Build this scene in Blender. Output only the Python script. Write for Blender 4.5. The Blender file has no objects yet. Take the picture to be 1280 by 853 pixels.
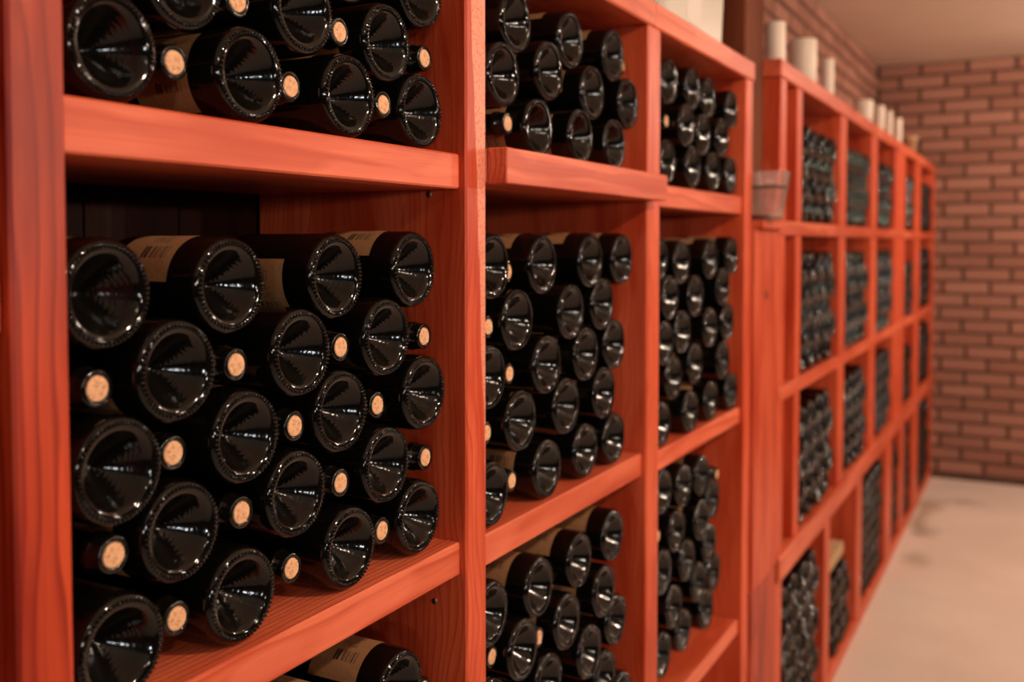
import bpy, bmesh, math, random
from mathutils import Vector, Matrix
random.seed(7)
R_ = math.radians
scene = bpy.context.scene
C = scene.collection

# ------------------------------------------------------------------ camera
H = 1.47                       # lens height above the floor
F = 1244.0                     # focal length in pixels of the 1280 wide frame
YAW, PITCH = 28.1, 2.2
HORIZON = 303.0
V0 = HORIZON + F*math.tan(R_(PITCH))
cd = bpy.data.cameras.new('camera')
cam = bpy.data.objects.new('camera', cd); C.objects.link(cam)
cd.sensor_width = 36.0
cd.lens = 36.0*F/1280
cd.shift_y = (V0-426.5)/1280
cd.clip_start = 0.02
cam.location = (0, 0, H)
cam.rotation_euler = (R_(90-PITCH), 0, R_(YAW))
cd.dof.use_dof = True
cd.dof.focus_distance = 1.03
cd.dof.aperture_fstop = 3.7
scene.camera = cam
_rot = cam.rotation_euler.to_matrix()
def ray(u, v):
    return _rot @ Vector(((u-640)/F, -(v-V0)/F, -1.0))
def px(u, v, X):
    """point seen at photo pixel (u,v) on the plane x = X (rack front, bottle bases ...)"""
    w = ray(u, v); return Vector((0, 0, H)) + w*(X/w.x)
def py(u, v, Y):
    w = ray(u, v); return Vector((0, 0, H)) + w*(Y/w.y)

# ------------------------------------------------------------------ light
scene.view_settings.view_transform = 'Standard'
scene.view_settings.look = 'None'
scene.view_settings.gamma = 1.0
scene.view_settings.use_curve_mapping = False
scene.view_settings.exposure = 0.0
w = bpy.data.worlds.new('world'); scene.world = w; w.use_nodes = True
w.node_tree.nodes['Background'].inputs[0].default_value = (1, .78, .58, 1)
w.node_tree.nodes['Background'].inputs[1].default_value = 0.008
CEIL = H + 1.11
RX, FY = 2.3, -2.65            # right wall, wall behind the photographer
def area(name, loc, target, size, power, col, shape='DISK', size_y=None):
    l = bpy.data.lights.new(name, 'AREA'); l.shape = shape; l.size = size
    if size_y: l.size_y = size_y
    l.energy = power; l.color = col
    o = bpy.data.objects.new(name, l); C.objects.link(o); o.location = loc
    o.rotation_euler = (Vector(target)-Vector(loc)).to_track_quat('-Z', 'Y').to_euler()
    return o
WARM = (1.0, .76, .58)
# shaded lamps in a row along the aisle, tilted towards the racks, and one added fill light near the end wall
for x, y, ty, p in [(.95, -.35, -.1, 4), (1.0, 1.0, 1.2, 21), (1.0, 2.6, 2.8, 6), (1.0, 4.2, 4.4, 5), (1.0, 5.6, 5.9, 30)]:
    area('shaded_lamp_light', (x, y, CEIL-.16), (-.5, ty, 1.0), .09, p, WARM)
# unseen lights added along the opposite wall to put highlights on the bottles
for y, p in ((.25, 6), (1.9, 17), (3.1, 21)):
    area('bottle_highlight_light', (RX-.06, y, 1.74), (-.6, y+.3, 1.35), .075, p, WARM)
l = bpy.data.lights.new('ceiling_fill_light', 'POINT'); l.energy = 38; l.color = WARM; l.shadow_soft_size = .05  # added unseen point light, brightens the ceiling and end wall
o = bpy.data.objects.new('ceiling_fill_light', l); C.objects.link(o); o.location = (1.35, 4.6, CEIL-.55)
# two small windows: one in the plaster wall opposite the racks, one behind the photographer
area('window_light', (RX-.04, -1.25, 1.72), (0, .2, 1.6), .21, 20, (1.0, .88, .74), 'RECTANGLE', .21)
area('window_light', (1.5, FY+.05, 1.62), (-.4, 1, 1.5), .21, 14, (.90, .95, 1.0), 'RECTANGLE', .24)

# ------------------------------------------------------------------ materials
def new_mat(name):
    m = bpy.data.materials.new(name); m.use_nodes = True
    nt = m.node_tree; b = nt.nodes['Principled BSDF']
    return m, nt, b
def N(nt, t, **kw):
    n = nt.nodes.new(t)
    for k, v in kw.items(): setattr(n, k, v)
    return n
def math_(nt, op, a, b=None):
    n = N(nt, 'ShaderNodeMath', operation=op)
    for i, x in enumerate((a, b)):
        if x is None: continue
        if isinstance(x, (int, float)): n.inputs[i].default_value = x
        else: nt.links.new(x, n.inputs[i])
    return n.outputs[0]
def ramp(nt, fac, stops):
    n = N(nt, 'ShaderNodeValToRGB'); e = n.color_ramp.elements
    while len(e) < len(stops): e.new(.5)
    for q, (p, c) in zip(e, stops): q.position = p; q.color = (*c, 1)
    nt.links.new(fac, n.inputs[0]); return n.outputs[0]
def mixc(nt, fac, a, b, mode='MIX'):
    n = N(nt, 'ShaderNodeMix', data_type='RGBA', blend_type=mode)
    for i, x in ((0, fac), (6, a), (7, b)):
        if isinstance(x, (int, float)): n.inputs[i].default_value = x
        elif isinstance(x, tuple): n.inputs[i].default_value = (*x, 1)
        else: nt.links.new(x, n.inputs[i])
    return n.outputs[2]
def noise(nt, vec, scale, detail=3, rough=.5):
    n = N(nt, 'ShaderNodeTexNoise'); n.inputs['Scale'].default_value = scale
    n.inputs['Detail'].default_value = detail; n.inputs['Roughness'].default_value = rough
    if vec is not None: nt.links.new(vec, n.inputs['Vector'])
    return n

def wood(name, axis, light, dark, rough=.42, ring=.0075, contrast=1.0):
    """three dimensional timber: growth rings round a pith that runs along the given axis"""
    m, nt, b = new_mat(name)
    tc = N(nt, 'ShaderNodeTexCoord'); oi = N(nt, 'ShaderNodeObjectInfo')
    sep = N(nt, 'ShaderNodeSeparateXYZ'); nt.links.new(tc.outputs['Object'], sep.inputs[0])
    order = {'X': (0, 1, 2), 'Y': (1, 2, 0), 'Z': (2, 0, 1)}[axis]
    A, P, Q = (sep.outputs[i] for i in order)
    rnd = oi.outputs['Random']
    A = math_(nt, 'ADD', A, math_(nt, 'MULTIPLY', rnd, 37.0))
    def comb(x, y, z):
        c = N(nt, 'ShaderNodeCombineXYZ')
        for i, q in enumerate((x, y, z)):
            if isinstance(q, (int, float)): c.inputs[i].default_value = q
            else: nt.links.new(q, c.inputs[i])
        return c.outputs[0]
    n1 = noise(nt, comb(math_(nt, 'MULTIPLY', A, 1.7), math_(nt, 'MULTIPLY', P, 7), math_(nt, 'MULTIPLY', Q, 7)), 1.6, 2)
    d = math_(nt, 'MULTIPLY', math_(nt, 'SUBTRACT', n1.outputs['Fac'], .5), .085)
    pp = math_(nt, 'ADD', math_(nt, 'ADD', P, d), math_(nt, 'SUBTRACT', math_(nt, 'MULTIPLY', rnd, .09), .02))
    r2 = math_(nt, 'FRACT', math_(nt, 'MULTIPLY', rnd, 17.3))
    qq = math_(nt, 'ADD', Q, math_(nt, 'ADD', math_(nt, 'MULTIPLY', r2, .05), .045))
    rr = math_(nt, 'SQRT', math_(nt, 'ADD', math_(nt, 'MULTIPLY', pp, pp), math_(nt, 'MULTIPLY', qq, qq)))
    fr = math_(nt, 'FRACT', math_(nt, 'DIVIDE', rr, ring))
    saw = ramp(nt, fr, [(0, (0, 0, 0)), (.55, (.25, .25, .25)), (.86, (1, 1, 1)), (1, (0, 0, 0))])
    fine = noise(nt, comb(math_(nt, 'MULTIPLY', A, 6), math_(nt, 'MULTIPLY', P, 330), math_(nt, 'MULTIPLY', Q, 330)), 1.0, 3)
    blot = noise(nt, comb(math_(nt, 'MULTIPLY', A, 3), math_(nt, 'MULTIPLY', P, 22), math_(nt, 'MULTIPLY', Q, 22)), 1.0, 3)
    base = ramp(nt, blot.outputs['Fac'], [(.36, tuple(.75*x+.25*y for x, y in zip(dark, light))), (.62, light)])
    c1 = mixc(nt, math_(nt, 'MULTIPLY', saw, .60*contrast), base, dark)
    c2 = mixc(nt, math_(nt, 'MULTIPLY', math_(nt, 'SUBTRACT', fine.outputs['Fac'], .35), .55*contrast), c1, tuple(x*.75 for x in dark))
    wear = ramp(nt, n1.outputs['Color'], [(.57, (0, 0, 0)), (.60, (1, 1, 1))])
    c2 = mixc(nt, math_(nt, 'MULTIPLY', wear, .30*contrast), c2, tuple(min(1, x*1.05+.02) for x in light))
    hsv = N(nt, 'ShaderNodeHueSaturation'); nt.links.new(c2, hsv.inputs['Color'])
    nt.links.new(math_(nt, 'ADD', .92, math_(nt, 'MULTIPLY', r2, .16)), hsv.inputs['Value'])
    nt.links.new(hsv.outputs[0], b.inputs['Base Color'])
    b.inputs['Roughness'].default_value = rough
    b.inputs['Specular IOR Level'].default_value = .35
    bp = N(nt, 'ShaderNodeBump'); bp.inputs['Strength'].default_value = .25; bp.inputs['Distance'].default_value = .0008
    nt.links.new(math_(nt, 'ADD', fine.outputs['Fac'], math_(nt, 'MULTIPLY', saw, -.4)), bp.inputs['Height'])
    nt.links.new(bp.outputs[0], b.inputs['Normal'])
    return m
LT, DK = (.74, .165, .078), (.44, .044, .010)
W = {a: wood('stained_timber_'+a.lower(), a, LT, DK, contrast=1.3) for a in 'XY'}
W['Z'] = wood('stained_timber_z', 'Z', (.70, .118, .044), (.38, .024, .003))
PILLAR = wood('dark_timber', 'Z', (.16, .042, .016), (.07, .017, .007), .75)
PILLAR.node_tree.nodes['Principled BSDF'].inputs['Specular IOR Level'].default_value = .1
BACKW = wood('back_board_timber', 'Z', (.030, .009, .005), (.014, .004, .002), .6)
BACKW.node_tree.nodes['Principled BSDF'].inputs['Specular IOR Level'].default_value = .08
DEEP = wood('deep_stained_timber', 'Z', (.56, .065, .017), (.18, .005, .0002), ring=.013, contrast=1.4)  # darker, redder tone for one upright and the lower filler board

def simple(name, col, rough=.5, spec=.5, **kw):
    m, nt, b = new_mat(name)
    b.inputs['Base Color'].default_value = (*col, 1); b.inputs['Roughness'].default_value = rough
    b.inputs['Specular IOR Level'].default_value = spec
    for k, v in kw.items(): b.inputs[k].default_value = v
    return m
def mottled(name, c1, c2, scale, rough=.8, bump=.3, dist=.003, spec=.3):
    m, nt, b = new_mat(name)
    tc = N(nt, 'ShaderNodeTexCoord'); n = noise(nt, tc.outputs['Object'], scale, 5, .6)
    nt.links.new(ramp(nt, n.outputs['Fac'], [(.32, c1), (.68, c2)]), b.inputs['Base Color'])
    b.inputs['Roughness'].default_value = rough; b.inputs['Specular IOR Level'].default_value = spec
    bp = N(nt, 'ShaderNodeBump'); bp.inputs['Strength'].default_value = bump; bp.inputs['Distance'].default_value = dist
    n2 = noise(nt, tc.outputs['Object'], scale*9, 4, .6)
    nt.links.new(n2.outputs['Fac'], bp.inputs['Height']); nt.links.new(bp.outputs[0], b.inputs['Normal'])
    return m

def bottle_glass():
    m, nt, b = new_mat('dark_bottle_glass')
    b.inputs['Base Color'].default_value = (.003, .0026, .002, 1); b.inputs['Specular IOR Level'].default_value = .45
    b.inputs['Roughness'].default_value = .07
    b.inputs['IOR'].default_value = 1.52
    tc = N(nt, 'ShaderNodeTexCoord')
    sep = N(nt, 'ShaderNodeSeparateXYZ'); nt.links.new(tc.outputs['Object'], sep.inputs[0])
    rr = math_(nt, 'SQRT', math_(nt, 'ADD', math_(nt, 'POWER', sep.outputs[1], 2.0), math_(nt, 'POWER', sep.outputs[2], 2.0)))
    n0 = noise(nt, tc.outputs['Object'], 60, 2)
    wv = math_(nt, 'SINE', math_(nt, 'ADD', math_(nt, 'MULTIPLY', rr, 2100), math_(nt, 'MULTIPLY', n0.outputs['Fac'], 22)))
    n1 = noise(nt, tc.outputs['Object'], 260, 3)
    punt = math_(nt, 'MULTIPLY', math_(nt, 'LESS_THAN', rr, .0300), math_(nt, 'GREATER_THAN', sep.outputs[0], -.06))
    nt.links.new(math_(nt, 'ADD', .06, math_(nt, 'MULTIPLY', punt, .045)), b.inputs['Roughness'])
    mp = N(nt, 'ShaderNodeMapRange'); nt.links.new(rr, mp.inputs[0])
    mp.inputs[1].default_value = .026; mp.inputs[2].default_value = .032; mp.inputs[3].default_value = 1; mp.inputs[4].default_value = .12
    hgt = math_(nt, 'MULTIPLY', math_(nt, 'ADD', math_(nt, 'MULTIPLY', wv, .17), n1.outputs['Fac']), mp.outputs[0])
    bp = N(nt, 'ShaderNodeBump'); bp.inputs['Strength'].default_value = .35; bp.inputs['Distance'].default_value = .00035
    nt.links.new(hgt, bp.inputs['Height']); nt.links.new(bp.outputs[0], b.inputs['Normal'])
    return m
GLASS = bottle_glass()
FARGLASS = simple('dark_bottle_glass_plain', (.002, .0015, .0012), .035, .5, IOR=1.52)

def cork_mat():
    m, nt, b = new_mat('cork')
    tc = N(nt, 'ShaderNodeTexCoord'); mpg = N(nt, 'ShaderNodeMapping'); mpg.inputs['Scale'].default_value = (1, 1, 3.2)
    mpg.inputs['Rotation'].default_value = (.5, 0, 0)
    nt.links.new(tc.outputs['Object'], mpg.inputs[0])
    n = noise(nt, mpg.outputs[0], 190, 4, .65)
    nt.links.new(ramp(nt, n.outputs['Fac'], [(.34, (.30, .12, .05)), (.46, (.66, .36, .19)), (.7, (.80, .48, .27))]), b.inputs['Base Color'])
    b.inputs['Roughness'].default_value = .8
    return m
CORK = cork_mat()

def label_mat():
    """kraft paper with a bar code and lines of fine print"""
    m, nt, b = new_mat('kraft_label')
    uv = N(nt, 'ShaderNodeUVMap'); sep = N(nt, 'ShaderNodeSeparateXYZ'); nt.links.new(uv.outputs[0], sep.inputs[0])
    U, V = sep.outputs[0], sep.outputs[1]
    tc = N(nt, 'ShaderNodeTexCoord'); n = noise(nt, tc.outputs['Object'], 300, 4)
    paper = ramp(nt, n.outputs['Fac'], [(.3, (.28, .13, .05)), (.7, (.36, .18, .075))])
    def inside(x, lo, hi):
        return math_(nt, 'MULTIPLY', math_(nt, 'GREATER_THAN', x, lo), math_(nt, 'LESS_THAN', x, hi))
    wn = N(nt, 'ShaderNodeTexWhiteNoise', noise_dimensions='1D')
    nt.links.new(math_(nt, 'FLOOR', math_(nt, 'MULTIPLY', U, 74)), wn.inputs['W'])
    bars = math_(nt, 'MULTIPLY', math_(nt, 'GREATER_THAN', wn.outputs[0], .42), math_(nt, 'MULTIPLY', inside(U, .40, .88), inside(V, .56, .73)))
    rows = math_(nt, 'LESS_THAN', math_(nt, 'FRACT', math_(nt, 'MULTIPLY', U, 22)), .5)
    cx = N(nt, 'ShaderNodeCombineXYZ')
    nt.links.new(math_(nt, 'FLOOR', math_(nt, 'MULTIPLY', U, 22)), cx.inputs[0]); nt.links.new(math_(nt, 'FLOOR', math_(nt, 'MULTIPLY', V, 110)), cx.inputs[1])
    wn2 = N(nt, 'ShaderNodeTexWhiteNoise', noise_dimensions='2D'); nt.links.new(cx.outputs[0], wn2.inputs['Vector'])
    txt = math_(nt, 'MULTIPLY', math_(nt, 'MULTIPLY', rows, math_(nt, 'GREATER_THAN', wn2.outputs[0], .35)), math_(nt, 'MULTIPLY', inside(U, .42, .72), inside(V, .14, .50)))
    ink = math_(nt, 'MAXIMUM', bars, math_(nt, 'MULTIPLY', txt, .8))
    nt.links.new(mixc(nt, ink, paper, (.035, .016, .010)), b.inputs['Base Color'])
    b.inputs['Roughness'].default_value = .7
    return m
LABEL = label_mat()

# ------------------------------------------------------------------ mesh helpers
def add(name, me, mat=None, parent=None, loc=(0, 0, 0)):
    o = bpy.data.objects.new(name, me); C.objects.link(o)
    if mat and not me.materials: me.materials.append(mat)
    o.location = loc
    if parent: o.parent = parent
    return o
def box_mesh(name, sx, sy, sz, bev=.002):
    bm = bmesh.new(); bmesh.ops.create_cube(bm, size=1)
    bmesh.ops.scale(bm, vec=(sx, sy, sz), verts=bm.verts)
    if bev: bmesh.ops.bevel(bm, geom=bm.edges[:], offset=bev, segments=1, affect='EDGES')
    me = bpy.data.meshes.new(name); bm.to_mesh(me); bm.free(); return me
def board(name, x0, x1, y0, y1, z0, z1, mat, parent=None, bev=.002, org=(0, 0, 0)):
    me = box_mesh(name, x1-x0, y1-y0, z1-z0, bev); me.materials.append(mat)
    return add(name, me, None, parent, ((x0+x1)/2-org[0], (y0+y1)/2-org[1], (z0+z1)/2-org[2]))
def lathe_data(prof, seg, axis='x'):
    """prof: (s, r) pairs; surface of revolution round -x (s grows towards -x) or z"""
    vs, fs, prev = [], [], None
    for s, r in prof:
        i0 = len(vs)
        if r < 1e-6: ring = [i0]; vs.append((-s, 0, 0) if axis == 'x' else (0, 0, s))
        else:
            ring = list(range(i0, i0+seg))
            for k in range(seg):
                a = 2*math.pi*k/seg; c, d = r*math.cos(a), r*math.sin(a)
                vs.append((-s, c, d) if axis == 'x' else (c, d, s))
        if prev:
            for k in range(seg):
                k2 = (k+1) % seg
                if len(prev) == 1 and len(ring) > 1: fs.append((prev[0], ring[k2], ring[k]))
                elif len(ring) == 1 and len(prev) > 1: fs.append((prev[k], prev[k2], ring[0]))
                elif len(ring) > 1: fs.append((prev[k], prev[k2], ring[k2], ring[k]))
        prev = ring
    return vs, fs
def mesh_from(name, vs, fs, mat=None, smooth=True):
    me = bpy.data.meshes.new(name); me.from_pydata(vs, [], fs); me.update()
    bm = bmesh.new(); bm.from_mesh(me); bmesh.ops.recalc_face_normals(bm, faces=bm.faces); bm.to_mesh(me); bm.free()
    if smooth: me.polygons.foreach_set('use_smooth', [True]*len(me.polygons))
    if mat: me.materials.append(mat)
    return me
def tag(o, label, cat=None, group=None, kind=None):
    o['label'] = label
    if cat: o['category'] = cat
    if group: o['group'] = group
    if kind: o['kind'] = kind
    return o
def empty(name, loc, label, cat, group=None):
    o = bpy.data.objects.new(name, None); C.objects.link(o); o.location = loc; o.empty_display_size = .05
    return tag(o, label, cat, group)

# ------------------------------------------------------------------ the room
FX = -.60                      # front plane of the racks
WX = -.945                     # left wall
BY = px(1163, 598, FX).y     # far wall
def structure(name, label, *a, **k):
    o = board(name, *a, **k); o['kind'] = 'structure'; o['label'] = label; return o

def floor_mat():
    m, nt, b = new_mat('worn_concrete')
    tc = N(nt, 'ShaderNodeTexCoord'); geo = N(nt, 'ShaderNodeNewGeometry')
    n = noise(nt, geo.outputs['Position'], 1.6, 6, .6); n2 = noise(nt, geo.outputs['Position'], 14, 5, .65)
    c = ramp(nt, n.outputs['Fac'], [(.35, (.62, .51, .45)), (.65, (.70, .585, .52))])
    c = mixc(nt, math_(nt, 'MULTIPLY', n2.outputs['Fac'], .22), c, (.52, .40, .31))
    # spilled wine and water stains beside the rack
    for (u, v, rx, ry, s) in [(1160, 632, .10, .22, .55), (1148, 652, .05, .30, .5), (1205, 628, .12, .10, .35), (1158, 665, .07, .14, .45), (1145, 700, .08, .14, .4)]:
        ww = ray(u, v); p = Vector((0, 0, H)) + ww*(-H/ww.z)
        mp = N(nt, 'ShaderNodeMapping'); mp.vector_type = 'POINT'
        mp.inputs['Location'].default_value = (-p.x/rx, -p.y/ry, 0); mp.inputs['Scale'].default_value = (1/rx, 1/ry, 0)
        nt.links.new(geo.outputs['Position'], mp.inputs[0])
        ln = N(nt, 'ShaderNodeVectorMath', operation='LENGTH'); nt.links.new(mp.outputs[0], ln.inputs[0])
        d = math_(nt, 'ADD', ln.outputs['Value'], math_(nt, 'MULTIPLY', math_(nt, 'SUBTRACT', n2.outputs['Fac'], .5), 1.6))
        k = N(nt, 'ShaderNodeMapRange'); nt.links.new(d, k.inputs[0])
        k.inputs[1].default_value = .3; k.inputs[2].default_value = 1.1; k.inputs[3].default_value = s; k.inputs[4].default_value = 0
        c = mixc(nt, k.outputs[0], c, (.20, .13, .06))
    nt.links.new(c, b.inputs['Base Color']); b.inputs['Roughness'].default_value = .75
    b.inputs['Specular IOR Level'].default_value = .25
    bp = N(nt, 'ShaderNodeBump'); bp.inputs['Strength'].default_value = .2; bp.inputs['Distance'].default_value = .004
    nt.links.new(n2.outputs['Fac'], bp.inputs['Height']); nt.links.new(bp.outputs[0], b.inputs['Normal'])
    return m
PLASTER = mottled('ceiling_plaster', (.70, .58, .47), (.75, .62, .50), 3, .9, .15)
WALLP = mottled('painted_plaster', (.045, .026, .018), (.06, .035, .024), 3, .9, .15)
MORTAR = mottled('dark_mortar', (.075, .040, .028), (.12, .065, .045), 25, .95, .5)
structure('floor', 'pale worn concrete floor with a few dark stains', WX-.1, RX, FY, BY+.1, -.1, 0, floor_mat(), bev=0)
structure('ceiling', 'plain beige plaster ceiling', WX-.1, RX, FY, BY+.1, CEIL, CEIL+.1, PLASTER, bev=0)
wl = structure('wall_left', 'red brick wall behind the racks', WX-.1, WX, FY, BY, 0, CEIL, MORTAR, bev=0)
wb = structure('wall_back', 'red brick end wall with dark joints', WX-.1, RX, BY, BY+.1, 0, CEIL, MORTAR, bev=0)
structure('wall_right', 'plain plaster wall opposite the racks', RX, RX+.1, FY, BY+.1, 0, CEIL, WALLP, bev=0)
structure('wall_front', 'plain plaster wall with the window', WX-.1, RX, FY-.1, FY, 0, CEIL, WALLP, bev=0)
WP = simple('window_paint', (.5, .45, .4), .5)
win = board('window_1', 1.5-.17, 1.5+.17, FY, FY+.03, 1.62-.21, 1.62+.21, WP, bev=.004)
win['kind'] = 'structure'; win['label'] = 'small window behind the photographer'
win = board('window_2', RX-.03, RX, -1.25-.21, -1.25+.21, 1.72-.21, 1.72+.21, WP, bev=.004)
win['kind'] = 'structure'; win['label'] = 'small square window opposite the racks'

def brick_mat():
    m, nt, b = new_mat('fired_brick')
    tc = N(nt, 'ShaderNodeTexCoord'); oi = N(nt, 'ShaderNodeObjectInfo'); geo = N(nt, 'ShaderNodeNewGeometry')
    n = noise(nt, geo.outputs['Position'], 38, 5, .65)
    wn = N(nt, 'ShaderNodeTexWhiteNoise', noise_dimensions='1D'); nt.links.new(oi.outputs['Random'], wn.inputs['W'])
    c = ramp(nt, wn.outputs[0], [(0, (.26, .115, .080)), (.5, (.32, .150, .108)), (1, (.38, .185, .135))])
    c = mixc(nt, math_(nt, 'MULTIPLY', n.outputs['Fac'], .45), c, (.20, .088, .062))
    nt.links.new(c, b.inputs['Base Color']); b.inputs['Roughness'].default_value = .9; b.inputs['Specular IOR Level'].default_value = .2
    bp = N(nt, 'ShaderNodeBump'); bp.inputs['Strength'].default_value = .6; bp.inputs['Distance'].default_value = .004
    nt.links.new(n.outputs['Fac'], bp.inputs['Height']); nt.links.new(bp.outputs[0], b.inputs['Normal'])
    return m
BRICK = brick_mat()
BL, BH, BP, CO = .245, .063, .265, .0795       # brick length and height, pitch, course
def brick_mesh(l):
    me = box_mesh('brick', l, .03, BH, .004); me.materials.append(BRICK); return me
bm_full = brick_mesh(BL); half_cache = {}
def brick_at(parent, along, a0, a1, lo, hi, z):
    """one brick clipped to [lo,hi] along the wall"""
    a0, a1 = max(a0, lo), min(a1, hi)
    if a1-a0 < .03: return None
    l = round(a1-a0, 3)
    me = bm_full if abs(l-BL) < .002 else half_cache.setdefault(l, brick_mesh(l))
    return me, (a0+a1)/2
ncourse = int(CEIL/CO)+1
extra = []
for i in range(ncourse):
    z = CEIL - .006 - BH/2 - i*CO
    if z-BH/2 < 0: continue
    off = (BP/2 if i % 2 else 0) + random.uniform(-.012, .012)
    x = WX - BP + off
    while x < RX:
        r = brick_at(wb, 'x', x, x+BL, WX+.012, RX, z)
        if r:
            me, cx = r
            zz = z+random.uniform(-.0015, .0015); yy = BY+.015-.010+random.uniform(-.003, .003)
            if cx < .95:
                o = add('brick', me, None, wb); o.location = Vector((cx, yy, zz))-wb.location
            else: extra.append((me, Vector((cx, yy, zz))))
        x += BP
vs, fs = [], []
for me, p in extra:
    k = len(vs); vs += [tuple(v.co+p) for v in me.vertices]; fs += [tuple(i+k for i in f.vertices) for f in me.polygons]
me = mesh_from('brick_remainder', [tuple(Vector(v)-wb.location) for v in vs], fs, BRICK, False)
o = add('brick_remainder', me, None, wb); o['kind'] = 'stuff'
for i in range(11):
    z = CEIL - .006 - BH/2 - i*CO
    off = (0 if i % 2 else BP/2) + random.uniform(-.012, .012)
    y = BY - off
    while y > 1.3:
        r = brick_at(wl, 'y', y-BL, y, 1.3, BY-.012, z)
        if r:
            me, cy = r
            o = add('brick', me, None, wl); o.rotation_euler.z = R_(90)
            o.location = Vector((WX-.015+.010+random.uniform(-.003, .003), cy, z))-wl.location
        y -= BP

# ------------------------------------------------------------------ near rack
# the upright between the first two filled bays has lost its stain along one edge
WORN = W['Z'].copy(); WORN.name = 'stained_timber_worn_edge'
nt = WORN.node_tree; b = nt.nodes['Principled BSDF']
tc = N(nt, 'ShaderNodeTexCoord'); sp = N(nt, 'ShaderNodeSeparateXYZ'); nt.links.new(tc.outputs['Object'], sp.inputs[0])
mpw = N(nt, 'ShaderNodeMapping'); mpw.inputs['Scale'].default_value = (20, 40, 5); nt.links.new(tc.outputs['Object'], mpw.inputs[0])
nw = noise(nt, mpw.outputs[0], 1.0, 4, .6); nf = noise(nt, tc.outputs['Object'], 320, 3)
dw = math_(nt, 'ADD', math_(nt, 'ADD', sp.outputs[1], math_(nt, 'MULTIPLY', math_(nt, 'SUBTRACT', nw.outputs['Fac'], .5), .02)), math_(nt, 'MULTIPLY', math_(nt, 'SUBTRACT', sp.outputs[2], .70), .06))
kw_ = N(nt, 'ShaderNodeMapRange'); nt.links.new(dw, kw_.inputs[0]); kw_.inputs[1].default_value = -.006; kw_.inputs[2].default_value = -.003
old = b.inputs['Base Color'].links[0].from_socket
pale = ramp(nt, nf.outputs['Fac'], [(.36, (.60, .15, .075)), (.5, (.76, .29, .19))])
nt.links.new(mixc(nt, math_(nt, 'MULTIPLY', kw_.outputs[0], .85), old, pale), b.inputs['Base Color'])
RACK = (FX-.16, 1.36, 0)
rk = empty('wine_rack', RACK, 'red-stained timber wine rack with wide open bays, nearest the glass bowl side', 'wine rack')
tag(rk, 'tall red-stained timber wine rack with large open square bays', 'wine rack')
POSTS = [(-.20, -.152), (.423, .467), (1.010, 1.057), (1.618, 1.679), (2.252, 2.308)]
TOPZ0, TOPZ1 = H+.372, H+.416
XB = WX+.012                   # back face of the racks
SX = FX-.009                   # shelf fronts sit a little behind the uprights
for q, (a, b) in enumerate(POSTS):
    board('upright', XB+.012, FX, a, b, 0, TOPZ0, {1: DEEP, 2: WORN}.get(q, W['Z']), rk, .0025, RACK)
# top boards butt over the fourth upright
for a, b in [(-.20, .445), (.445, 1.648), (1.650, 2.318)]:
    board('top_board', XB, FX+.002, a, b, TOPZ0, TOPZ1, W['Y'], rk, .003, RACK)
# shelves: bay -> list of (top, thickness)
SH = {0: [(-.025, .036), (-.42, .04), (-.90, .04)],
      1: [(.104, .041), (-.358, .040), (-.872, .036), (-1.375, .04)],
      2: [(.114, .042), (-.366, .040), (-.872, .036), (-1.375, .04)],
      3: [(.104, .040), (-.379, .036), (-.872, .034), (-1.375, .04)]}
for k, lst in SH.items():
    a, b = POSTS[k][1], POSTS[k+1][0]
    for j, (t, th) in enumerate(lst):
        xf = FX if (k == 2 and j == 0) else SX
        board('shelf', XB+.012, xf, a+.0008, b-.0008, H+t-th, H+t, W['Y'], rk, .002, RACK)
    # each bay is closed by upright boards at the back
    nb = 4
    for q in range(nb):
        y0, y1 = a+(b-a)*q/nb, a+(b-a)*(q+1)/nb
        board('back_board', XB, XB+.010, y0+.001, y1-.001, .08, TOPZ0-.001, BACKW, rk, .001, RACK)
# the stouter board that sticks out in front of the third bay's top shelf
p0, p1 = px(633, 186, -.572), px(834.5, 217, -.572)
board('shelf_lip', FX+.0006, -.572, 1.0585, p1.y, H+.071, H+.115, W['Y'], rk, .0015, RACK)
# screw heads in the side of the second upright
SCREW = simple('screw_steel', (.25, .16, .11), .4, .5, Metallic=1.0)
sv, sf = lathe_data([(-.0012, 0), (-.0012, .003), (-.0002, .0042), (.002, .0042), (.002, 0)], 14, 'z')
sm = mesh_from('screw_head', sv, sf, SCREW)
for (u, v) in [(543, 752), (536, 243)]:
    p = py(u, v, 1.010)
    o = add('screw_head', sm, None, rk, p-Vector(RACK)); o.rotation_euler = (R_(-90), 0, 0)

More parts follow.
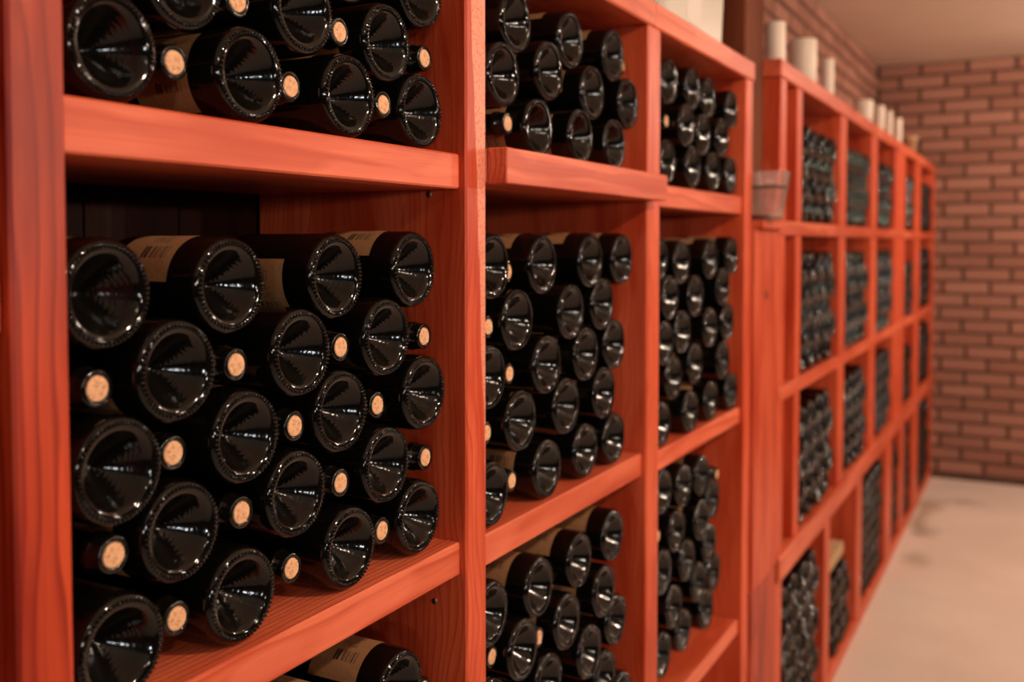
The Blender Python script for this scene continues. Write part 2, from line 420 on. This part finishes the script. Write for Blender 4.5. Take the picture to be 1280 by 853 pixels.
# ------------------------------------------------------------------ bottles
RB = .0430
LEN = .280
PROF = [(.0386, 0), (.0382, .0012), (.0365, .0032), (.0295, .0100), (.0208, .0175), (.0126, .0240), (.0068, .0280), (.0022, .0308), (.0010, .0322),
        (.0004, .0340), (.0000, .0356), (.0000, .0378), (.0008, .0396), (.0026, .0413), (.0055, .0425), (.0095, RB), (.030, RB), (.075, RB), (.115, RB),
        (.125, .0413), (.135, .0362), (.146, .0300), (.160, .0236), (.175, .0197), (.190, .0178), (.205, .0165), (.225, .0153), (.250, .0143),
        (.2585, .0142), (.2590, .0160), (.2605, .0166), (.2660, .0166), (.2675, .0160), (.2680, .0150), (.2785, .0148), (LEN, .0138), (LEN, .0108), (.2780, .0100), (.262, .0098), (.262, 0)]
def near_bottle(seg=64, knurls=58):
    vs, fs = lathe_data(PROF, seg)
    # raised ridges on the bearing ring
    for k in range(knurls):
        a = 2*math.pi*k/knurls
        er, et = Vector((0, math.cos(a), math.sin(a))), Vector((0, -math.sin(a), math.cos(a)))
        c = er*.0372+Vector((.0000, 0, 0)); i0 = len(vs)
        n, L, Wd, Ht = 8, .0027, .0013, .0021
        for q in range(n):
            t = 2*math.pi*q/n; vs.append(tuple(c+er*L*math.cos(t)+et*Wd*math.sin(t)+Vector((-.0003, 0, 0))))
        for q in range(n):
            t = 2*math.pi*q/n; vs.append(tuple(c+er*L*.6*math.cos(t)+et*Wd*.6*math.sin(t)+Vector((Ht*.75, 0, 0))))
        vs.append(tuple(c+Vector((Ht, 0, 0))))
        for q in range(n):
            q2 = (q+1) % n
            fs.append((i0+q, i0+q2, i0+n+q2, i0+n+q)); fs.append((i0+n+q, i0+n+q2, i0+2*n))
    return mesh_from('bottle_body', vs, fs, GLASS)
BOTTLE = near_bottle()
vs, fs = lathe_data(PROF, 40); BOTTLE_PLAIN = mesh_from('bottle_body_plain', vs, fs, GLASS)
FARPROF = [(.0386, 0), (.0365, .0032), (.0295, .0100), (.0208, .0175), (.0126, .0240), (.0068, .0280), (.0018, .0312), (0, .0355), (.0003, .0385), (.0030, .0416), (.0095, RB), (.115, RB), (.146, .0338), (.19, .0192), (.225, .0153), (LEN, .0148), (LEN, 0)]
vs, fs = lathe_data(FARPROF, 28); BOTTLE_FAR = mesh_from('bottle_body_far', vs, fs, FARGLASS)
def label_mesh(span=105, s0=.034, s1=.100, n=18):
    r = RB+.00035; vs, fs, uvs = [], [], []
    for i in range(n+1):
        a = R_(90-span/2+span*i/n)
        for s in (s0, s1): vs.append((-s, r*math.cos(a), r*math.sin(a)))
        uvs.append(i/n)
    for i in range(n): fs.append((2*i, 2*i+2, 2*i+3, 2*i+1))
    me = bpy.data.meshes.new('paper_label'); me.from_pydata(vs, [], fs); me.materials.append(LABEL)
    ul = me.uv_layers.new(name='UVMap')
    for p in me.polygons:
        p.use_smooth = True
        for li in p.loop_indices:
            vi = me.loops[li].vertex_index; ul.data[li].uv = (1.0-(vi % 2), uvs[vi//2])
    return me
LABELM = label_mesh()
cv, cf = lathe_data([(LEN-.0190, 0), (LEN-.0190, .0098), (LEN-.0012, .0101), (LEN-.0002, .0097), (LEN, .0092), (LEN, .005), (LEN+.0002, 0)], 24)
CORKM = mesh_from('cork', cv, cf, CORK)

def relax(bases, necks, y0, y1, zt, fixed=False):
    P = [[p.y, p.z, RB+.0006] for p in bases] + [[p.y, p.z, .0172] for p in necks]
    nb = len(bases)
    for it in range(250):
        for i in range(len(P)):
            for j in range(i+1, len(P)):
                if i < nb <= j: m = .0648
                else: m = 2*RB+.0008
                dy, dz = P[j][0]-P[i][0], P[j][1]-P[i][1]; L = math.hypot(dy, dz)
                if 1e-6 < L < m:
                    k = (m-L)/L/2*.6
                    P[i][0] -= dy*k; P[i][1] -= dz*k; P[j][0] += dy*k; P[j][1] += dz*k
        for q in P:
            r = RB+.0013
            q[0] = min(max(q[0], y0+r), y1-r)
            if q[1] < zt+r+.012: q[1] = zt+RB+.0009
    return P[:nb], P[nb:]

ORD = ['', 'first', 'second', 'third', 'fourth', 'fifth', 'sixth', 'seventh', 'eighth', 'ninth', 'tenth', 'eleventh', 'twelfth', 'thirteenth', 'fourteenth']
XBASE, XMOUTH = -.621, -.630
count = {'n': 0}
def place(y, z, base_out, roll, label, group, with_label=True, mesh=None, x=None):
    o = bpy.data.objects.new('wine_bottle', mesh or (BOTTLE if base_out else BOTTLE_PLAIN)); C.objects.link(o)
    tag(o, label, 'wine bottle', group)
    if base_out:
        o.location = (x if x is not None else XBASE+random.uniform(-.004, .003), y, z); o.rotation_euler = (R_(roll), 0, 0)
    else:
        o.location = (XMOUTH-LEN+random.uniform(-.003, .003), y, z); o.rotation_euler = Matrix.Rotation(R_(180), 3, 'Z').to_euler(); o.rotation_euler = (R_(roll), 0, R_(180))
        c = bpy.data.objects.new('cork', CORKM); C.objects.link(c); c.parent = o; c.rotation_euler.x = random.uniform(0, 6)
    if with_label:
        l = bpy.data.objects.new('paper_label', LABELM); C.objects.link(l); l.parent = o
    count['n'] += 1
    return o

BAYNAME = {1: 'third bay from the timber pillar', 2: 'second bay from the timber pillar', 3: 'bay next to the timber pillar'}
def compartment(bay, level, top, bases, necks, rolls=None):
    y0, y1 = POSTS[bay][1], POSTS[bay+1][0]
    xb = {1: XBASE, 2: -.617, 3: -.612}[bay]
    B = [px(u, v, xb) for u, v in bases]; K = [px(u, v, XMOUTH) for u, v in necks]
    B, K = relax(B, K, y0, y1, H+top)
    for kind, L in (('base', B), ('neck', K)):
        # rows by height
        zs = sorted(range(len(L)), key=lambda i: L[i][1]); rows = []
        for i in zs:
            if rows and L[i][1]-sum(L[j][1] for j in rows[-1])/len(rows[-1]) < .038: rows[-1].append(i)
            else: rows.append([i])
        for r, row in enumerate(rows):
            row.sort(key=lambda i: -L[i][0])
            for q, i in enumerate(row):
                y, z, _ = L[i]
                lab = '%s-out bottle, %s from pillar side, %s row up, %s shelf, %s' % (kind, ORD[q+1], ORD[r+1], level, BAYNAME[bay].replace(' from the timber pillar', ' from pillar').replace('next to the timber pillar', 'beside pillar'))
                top_row = r >= len(rows)-1
                roll = (rolls or {}).get(i) if kind == 'base' else None
                if roll is None: roll = random.uniform(-25, 25) if top_row else random.uniform(0, 360)
                place(y, z, kind == 'base', roll, lab, 'bottles lying on the %s shelf of the %s' % (level, BAYNAME[bay]), x=xb+random.uniform(-.003, .003))

compartment(1, 'top', SH[1][0][0],
    [(143, 52), (312, 91), (437, 118), (528, 141), (232, -27), (380, 12), (487, 53), (437, -50), (530, -12)],
    [(222, 79), (367, 117), (479, 138), (297, 10), (427, 48), (535, 77)])
compartment(1, 'middle', SH[1][1][0],
    [(135, 368), (291, 357), (420, 346), (518, 337), (222, 464), (376, 441), (484, 422), (148, 589), (311, 546), (430, 512), (530, 491),
     (231, 664), (376, 618), (487, 582), (153, 790), (305, 732), (441, 684), (523, 640)],
    [(123, 487), (296, 457), (425, 437), (531, 421), (220, 569), (367, 533), (475, 507), (140, 698), (300, 642), (426, 604), (538, 570),
     (224, 766), (368, 707), (481, 664)], {1: 32, 2: 118, 3: 16})
compartment(1, 'lower', SH[1][2][0],
    [(507, 876), (420, 925), (455, 960), (530, 970), (310, 990), (360, 1040)], [(545, 845), (470, 905)], {0: 20})
compartment(2, 'top', SH[2][0][0],
    [(646, 35), (632, 84), (685, 102), (678, 154), (715, 50), (741, 118), (726, 167), (770, 70), (789, 133), (777, 177)],
    [(636, 157), (793, 88), (800, 193)])
compartment(2, 'middle', SH[2][1][0],
    [(608, 334), (682, 331), (739, 326), (777, 324), (650, 399), (717, 390), (756, 382), (684, 456), (735, 443), (770, 430), (607, 473),
     (653, 526), (709, 508), (758, 493), (684, 580), (734, 557), (768, 538), (612, 604)],
    [(637, 341), (638, 468), (610, 410), (610, 545), (638, 593)], {0: 5, 1: 5, 2: 0, 3: 0})
compartment(2, 'lower', SH[2][2][0],
    [(767, 670), (727, 701), (675, 738), (757, 741), (772, 774), (608, 773), (711, 778), (648, 817), (737, 815), (685, 856), (758, 846), (778, 872),
     (612, 870), (720, 890), (655, 910)],
    [(613, 845), (672, 797)], {0: 20, 1: 20, 2: 25})
compartment(3, 'top', SH[3][0][0],
    [(839, 102), (867, 113), (887, 126), (916, 137), (858, 155), (881, 165), (904, 172), (837, 197), (866, 206), (894, 212), (916, 217)],
    [(835, 152), (917, 184)])
compartment(3, 'middle', SH[3][1][0],
    [(823, 326), (854, 328), (890, 324), (915, 320), (837, 374), (871, 370), (906, 363), (832, 427), (855, 415), (890, 409), (910, 401), (842, 471),
     (872, 455), (906, 448), (830, 522), (863, 509), (891, 494), (916, 487)],
    [(917, 366), (920, 445)])
compartment(3, 'lower', SH[3][2][0],
    [(829, 615), (855, 609), (878, 595), (892, 626), (849, 662), (879, 652), (888, 684), (862, 701), (831, 715), (893, 708), (875, 731), (846, 760),
     (882, 759), (857, 788), (828, 819)],
    [(896, 593), (821, 672)])

# ------------------------------------------------------------------ filler box, pillar and glass bowl between the racks
Q = (FX-.1, 2.40, 0)
fb = empty('filler_panel', Q, 'plain red-stained timber boxing with a dark knot between the two racks', 'panel')
fz = H+.052; fz2 = H-.83
FY0, FY1 = POSTS[-1][1]+.011, px(973, 450, FX+.006).y
FKNOT = W['Z'].copy(); FKNOT.name = 'stained_timber_knot'
nt = FKNOT.node_tree; b = nt.nodes['Principled BSDF']
geo = N(nt, 'ShaderNodeNewGeometry'); kp = px(958, 369, FX+.006)
mp = N(nt, 'ShaderNodeMapping'); mp.inputs['Location'].default_value = (0, -kp.y/.016, -kp.z/.013); mp.inputs['Scale'].default_value = (0, 1/.016, 1/.013)
nt.links.new(geo.outputs['Position'], mp.inputs[0])
ln = N(nt, 'ShaderNodeVectorMath', operation='LENGTH'); nt.links.new(mp.outputs[0], ln.inputs[0])
kr = N(nt, 'ShaderNodeMapRange'); nt.links.new(ln.outputs['Value'], kr.inputs[0]); kr.inputs[1].default_value = .7; kr.inputs[2].default_value = 1.15; kr.inputs[3].default_value = .9; kr.inputs[4].default_value = 0
old = b.inputs['Base Color'].links[0].from_socket
nt.links.new(mixc(nt, kr.outputs[0], old, (.06, .012, .006)), b.inputs['Base Color'])
board('front_board', FX-.016, FX+.006, FY0, FY1, fz2, fz-.02, FKNOT, fb, .002, Q)
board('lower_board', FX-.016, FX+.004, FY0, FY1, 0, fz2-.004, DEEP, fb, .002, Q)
board('cap_board', FX-.034, FX+.026, FY0, FY1, fz-.0195, fz, W['Y'], fb, .002, Q)
pil = board('timber_pillar', WX+.013, px(934, 60, -.636).x, px(932, 60, -.636).y, px(955, 60, -.636).y, 0, CEIL, PILLAR, None, .004)
tag(pil, 'dark brown timber pillar standing in the gap between the racks', 'pillar')

# glass bowl
def glass_mat():
    m, nt, b = new_mat('clear_glass')
    b.inputs['Base Color'].default_value = (1, .97, .93, 1); b.inputs['Roughness'].default_value = .02
    b.inputs['IOR'].default_value = 1.45; b.inputs['Transmission Weight'].default_value = .93
    return m
CLEAR = glass_mat()
gb = empty('glass_bowl', (-.585, 2.376, fz), 'clear thick glass bowl with a dark band standing between the racks', 'bowl')
vs, fs = lathe_data([(0, 0), (0, .034), (.003, .0385), (.05, .0465), (.112, .056), (.114, .0555), (.114, .0535), (.112, .053), (.05, .0430), (.014, .034), (.011, .030), (.011, 0)], 48, 'z')
add('bowl_body', mesh_from('bowl_body', vs, fs, CLEAR), None, gb)
vs, fs = lathe_data([(.074, .0500), (.074, .0514), (.079, .0522), (.079, .0508), (.074, .0500)], 48, 'z')
add('band', mesh_from('bowl_band', vs, fs, simple('dark_band', (.03, .02, .012), .5)), None, gb)  # thin dark ring round the bowl

# ------------------------------------------------------------------ far rack
RK2 = (FX-.16, 4.6, 0)
fr = empty('wine_rack', RK2, 'long red-stained timber rack of many narrow bays running to the brick end wall', 'wine rack')
def fy(u): return px(u, 303, FX).y
YE = BY-.015
UP = [(fy(974.5), fy(981.5)), (fy(995.3), fy(1001.5)), (fy(1049.7), fy(1057)), (fy(1089), fy(1096)), (fy(1118), fy(1124.4)), (fy(1124.6), fy(1131)), (fy(1144), fy(1150)), (YE-.07, YE)]
LP = [(fy(973.5), fy(981.5)), (fy(1035.5), fy(1042)), (fy(1075.5), fy(1082)), (fy(1111), fy(1119)), (fy(1129), fy(1134)), (fy(1145), fy(1151)), (YE-.07, YE)]
FT, F1, F1B, F2, F2B, F3, F3B = H+.469, H+.056, H+.018, H-.379, H-.417, H-.822, H-.888
ya, yb = UP[0][0], YE
board('top_board', XB, FX+.004, ya-.012, yb, FT-.045, FT, W['Y'], fr, .003, RK2)
for (z1, z0) in ((F1, F1B), (F2, F2B)):
    board('shelf', XB+.012, FX+.003, ya, yb, z0, z1, W['Y'], fr, .002, RK2)
board('ledge', XB+.012, FX+.012, ya-.008, yb, F3B, F3, W['Y'], fr, .004, RK2)
board('base_board', XB+.012, FX+.002, ya, yb, 0, .045, W['Y'], fr, .002, RK2)
for a, b in UP:
    for z0, z1 in ((F3, F2B), (F2, F1B), (F1, FT-.045)):
        board('upright', XB+.012, FX, a, b, z0+.0004, z1-.0004, W['Z'], fr, .002, RK2)
for a, b in LP:
    board('upright', XB+.012, FX, a, b, .0454, F3B-.0004, W['Z'], fr, .002, RK2)
for k in range(14):
    y0, y1 = ya+(yb-ya)*k/14, ya+(yb-ya)*(k+1)/14
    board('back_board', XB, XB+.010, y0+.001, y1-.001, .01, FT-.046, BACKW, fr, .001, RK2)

LVL = [('top tier', F1, FT-.045), ('second tier', F2, F1B), ('third tier', F3, F2B), ('bottom tier', .045, F3B)]
stuff = []
PY_, PZ_ = .128, .0655
def lattice(y0, y1, z0, z1, fill=1.0):
    out = []
    W_ = y1-y0; r = 0
    ztop = z0+(z1-z0)*fill
    while True:
        z = z0+RB+.0005+r*PZ_
        if z+RB > ztop-.004: break
        n = int((W_-2*RB-.004)/PY_)+1
        slack = W_-2*RB-.004-(n-1)*PY_
        for q in range(n):
            y = y0+RB+.002+q*PY_+(slack*.5)+((PY_/4) if r % 2 else -PY_/4)
            if y0+RB < y < y1-RB: out.append((y+random.uniform(-.003, .003), z+ (random.uniform(-.002, .002) if r else 0), r))
        r += 1
    return out
BW = ['narrow', 'first', 'second', 'third', None, 'fourth', 'last']
for t, (nm, z0, z1) in enumerate(LVL):
    rows = UP if t < 3 else LP
    for k in range(len(rows)-1):
        y0, y1 = rows[k][1], rows[k+1][0]
        if t < 3 and k == 0: continue
        if y1-y0 < .1: continue
        fill = [.93, .97, .95, .93, .93, .8][k % 6] if t < 3 else [.93, .62, .97, .98, .97, .97][k]
        if t == 0: fill = .9
        lat = lattice(y0, y1, z0, z1, fill); seen = {}
        for y, z, r in lat:
            seen[r] = seen.get(r, 0)+1
            indiv = (t < 3 and k == 1) or (t == 3 and k == 0) or (t == 1 and k == 2)
            x = FX-.006+random.uniform(-.004, .003)
            if indiv and count['n'] < 300:
                bn = 'first wide bay' if k < 2 else 'second wide bay'
                place(y, z, True, 0, 'far rack base-out bottle, %s from pillar side, %s row up, %s, %s' % (ORD[seen[r]], ORD[r+1], nm, bn),
                      'bottles in the %s of the far rack, %s' % (nm, bn), False, BOTTLE_FAR, x)
            else: stuff.append((x, y, z))
vs, fs = [], []
lv, lf = lathe_data(FARPROF, 22)
for x, y, z in stuff:
    k = len(vs); vs += [(a+x, b+y, c+z) for a, b, c in lv]; fs += [tuple(i+k for i in f) for f in lf]
o = add('wine_bottles', mesh_from('wine_bottles', vs, fs, FARGLASS))
tag(o, 'dark bottle bases filling the farther bays of the far rack', 'wine bottles', None, 'stuff')

# folded kraft cartons lying on the low stack of the far rack's bottom tier
y0, y1 = LP[1][1], LP[2][0]
zc = max([z for x, y, z in stuff if y0 < y < y1 and z < F3B])+RB+.001
KR = mottled('kraft_card', (.42, .26, .14), (.50, .32, .18), 30, .8, .1)
cb = empty('paper_packet', (FX-.10, (y0+y1)/2, zc), 'pale kraft paper packet lying on bottles under the far rack ledge', 'packet')
board('packet_body', -.075, .075, -.17, .15, 0, .045, KR, cb, .008)
board('packet_flap', .02, .076, -.16, .14, .0452, .049, KR, cb, .001)

# ------------------------------------------------------------------ things on top of the racks
WAX = simple('candle_wax', (.70, .60, .50), .45, .4, **{'Subsurface Weight': .3, 'Subsurface Scale': .02})
WICK = simple('wick', (.03, .02, .015), .9)
def candle(x, y, r, h, label, group='pale candles on top of the far rack', jar=False):
    t = empty('candle', (x, y, FT), label, 'candle', group)
    vs, fs = lathe_data([(0.0005, 0), (.0005, r*.94), (.004, r), (h-.004, r), (h, r*.96), (h, r*.85), (h-.004, r*.7), (h-.005, 0)], 36, 'z')
    add('candle_body', mesh_from('candle_body', vs, fs, WAX), None, t)
    vs, fs = lathe_data([(h-.006, 0), (h-.006, .0015), (h+.010, .0012), (h+.010, 0)], 8, 'z')
    add('wick', mesh_from('wick', vs, fs, WICK), None, t)
    if jar:
        R2 = r+.012
        vs, fs = lathe_data([(0, 0), (0, R2*.9), (.004, R2), (h*1.02, R2), (h*1.02, R2-.003), (.0004, R2-.003), (.0004, 0)], 36, 'z')
        add('glass_sleeve', mesh_from('glass_sleeve', vs, fs, CLEAR), None, t)
    return t
def on_top(u0, u1, vt, X, label, jar=False):
    uc = (u0+u1)/2
    c = px(uc, 100, X); dep = (c-Vector((0, 0, H))).dot(_rot @ Vector((0, 0, -1)))
    r = (u1-u0)/2*dep/F
    zt = px(uc, vt, X).z
    if jar: r -= .012
    return candle(c.x, c.y, r, max(.05, zt-FT), label, jar=jar)
on_top(956, 981, 28, FX-.035, 'tall pale candle nearest the timber pillar on the far rack')
on_top(986, 1020, 50, FX-.055, 'broad squat pale candle on the far rack', )
on_top(1026, 1042, 74, FX-.035, 'slim pale candle just past the broad squat one')
on_top(1068, 1091, 126, FX-.055, 'first pale candle of the cluster past the gap on the far rack')
on_top(1092, 1106, 133, FX-.055, 'second candle of the far cluster on the rack, cream')
on_top(1106, 1116, 140, FX-.05, 'third candle of the far cluster on the rack, short')
on_top(1117, 1128, 149, FX-.05, 'fourth candle of the far cluster on the rack, slim')
# little basket-like pot at the end
c = px(1137, 175, FX-.05)
t = empty('flower_pot', (c.x, c.y, FT), 'small tan flared pot at the end of the candles on the far rack', 'pot')
r = .040
vs, fs = lathe_data([(0, 0), (0, r*.7), (.085, r), (.085, r*1.08), (.10, r*1.1), (.10, r*.98), (.012, r*.62), (.012, 0)], 32, 'z')
add('pot_body', mesh_from('pot_body', vs, fs, simple('tan_clay', (.50, .30, .17), .8)), None, t)

# white tubs on the near rack
TUB = simple('milky_plastic', (.54, .46, .39), .28, .5, **{'Subsurface Weight': .2, 'Subsurface Scale': .03})
def tub(y0, y1, x0, x1, h, label, sticker=None):
    z = TOPZ1; o = empty('storage_tub', ((x0+x1)/2, (y0+y1)/2, z), label, 'tub', 'milky tubs on the near rack')
    sx, sy = (x1-x0)/2, (y1-y0)/2
    bm = bmesh.new()
    def ring(k, zz):
        out = []; rr = .028
        for cx, cy, a0 in ((1, 1, 0), (-1, 1, 90), (-1, -1, 180), (1, -1, 270)):
            for q in range(5):
                a = R_(a0+q*22.5); out.append(bm.verts.new((cx*(sx*k-rr)+rr*math.cos(a), cy*(sy*k-rr)+rr*math.sin(a), zz)))
        return out
    rings = [ring(.93, 0), ring(.945, .006), ring(.985, h-.02), ring(.985, h-.018), ring(1.0, h-.016), ring(1.0, h), ring(.97, h), ring(.93, .008)]
    for a, b in zip(rings, rings[1:]):
        for q in range(20): bm.faces.new((a[q], a[(q+1) % 20], b[(q+1) % 20], b[q]))
    bm.faces.new(rings[0][::-1]); bm.faces.new(rings[-1])
    bmesh.ops.recalc_face_normals(bm, faces=bm.faces)
    me = bpy.data.meshes.new('tub_body'); bm.to_mesh(me); bm.free(); me.materials.append(TUB)
    add('tub_body', me, None, o)
    board('lid', -sx*1.01, sx*1.01, -sy*1.01, sy*1.01, h+.0005, h+.014, TUB, o, .005)
    if sticker:
        s = board('sticker', sx*.955, sx*.958, sticker[0], sticker[1], .012, .075, simple('sticker_paper', (.62, .55, .49), .6), o, .0003)
        s.rotation_euler.y = R_(1.5)
    return o
a = px(827, 10, FX-.012).y; b_ = px(909, 50, FX-.012).y
tub(a, b_, FX-.24, FX-.008, .20, 'large milky plastic tub with a paper sticker on the near rack', (-.06, .03))
tub(a-.30, a-.012, FX-.24, FX-.012, .18, 'smaller milky plastic tub beside the one with the sticker')
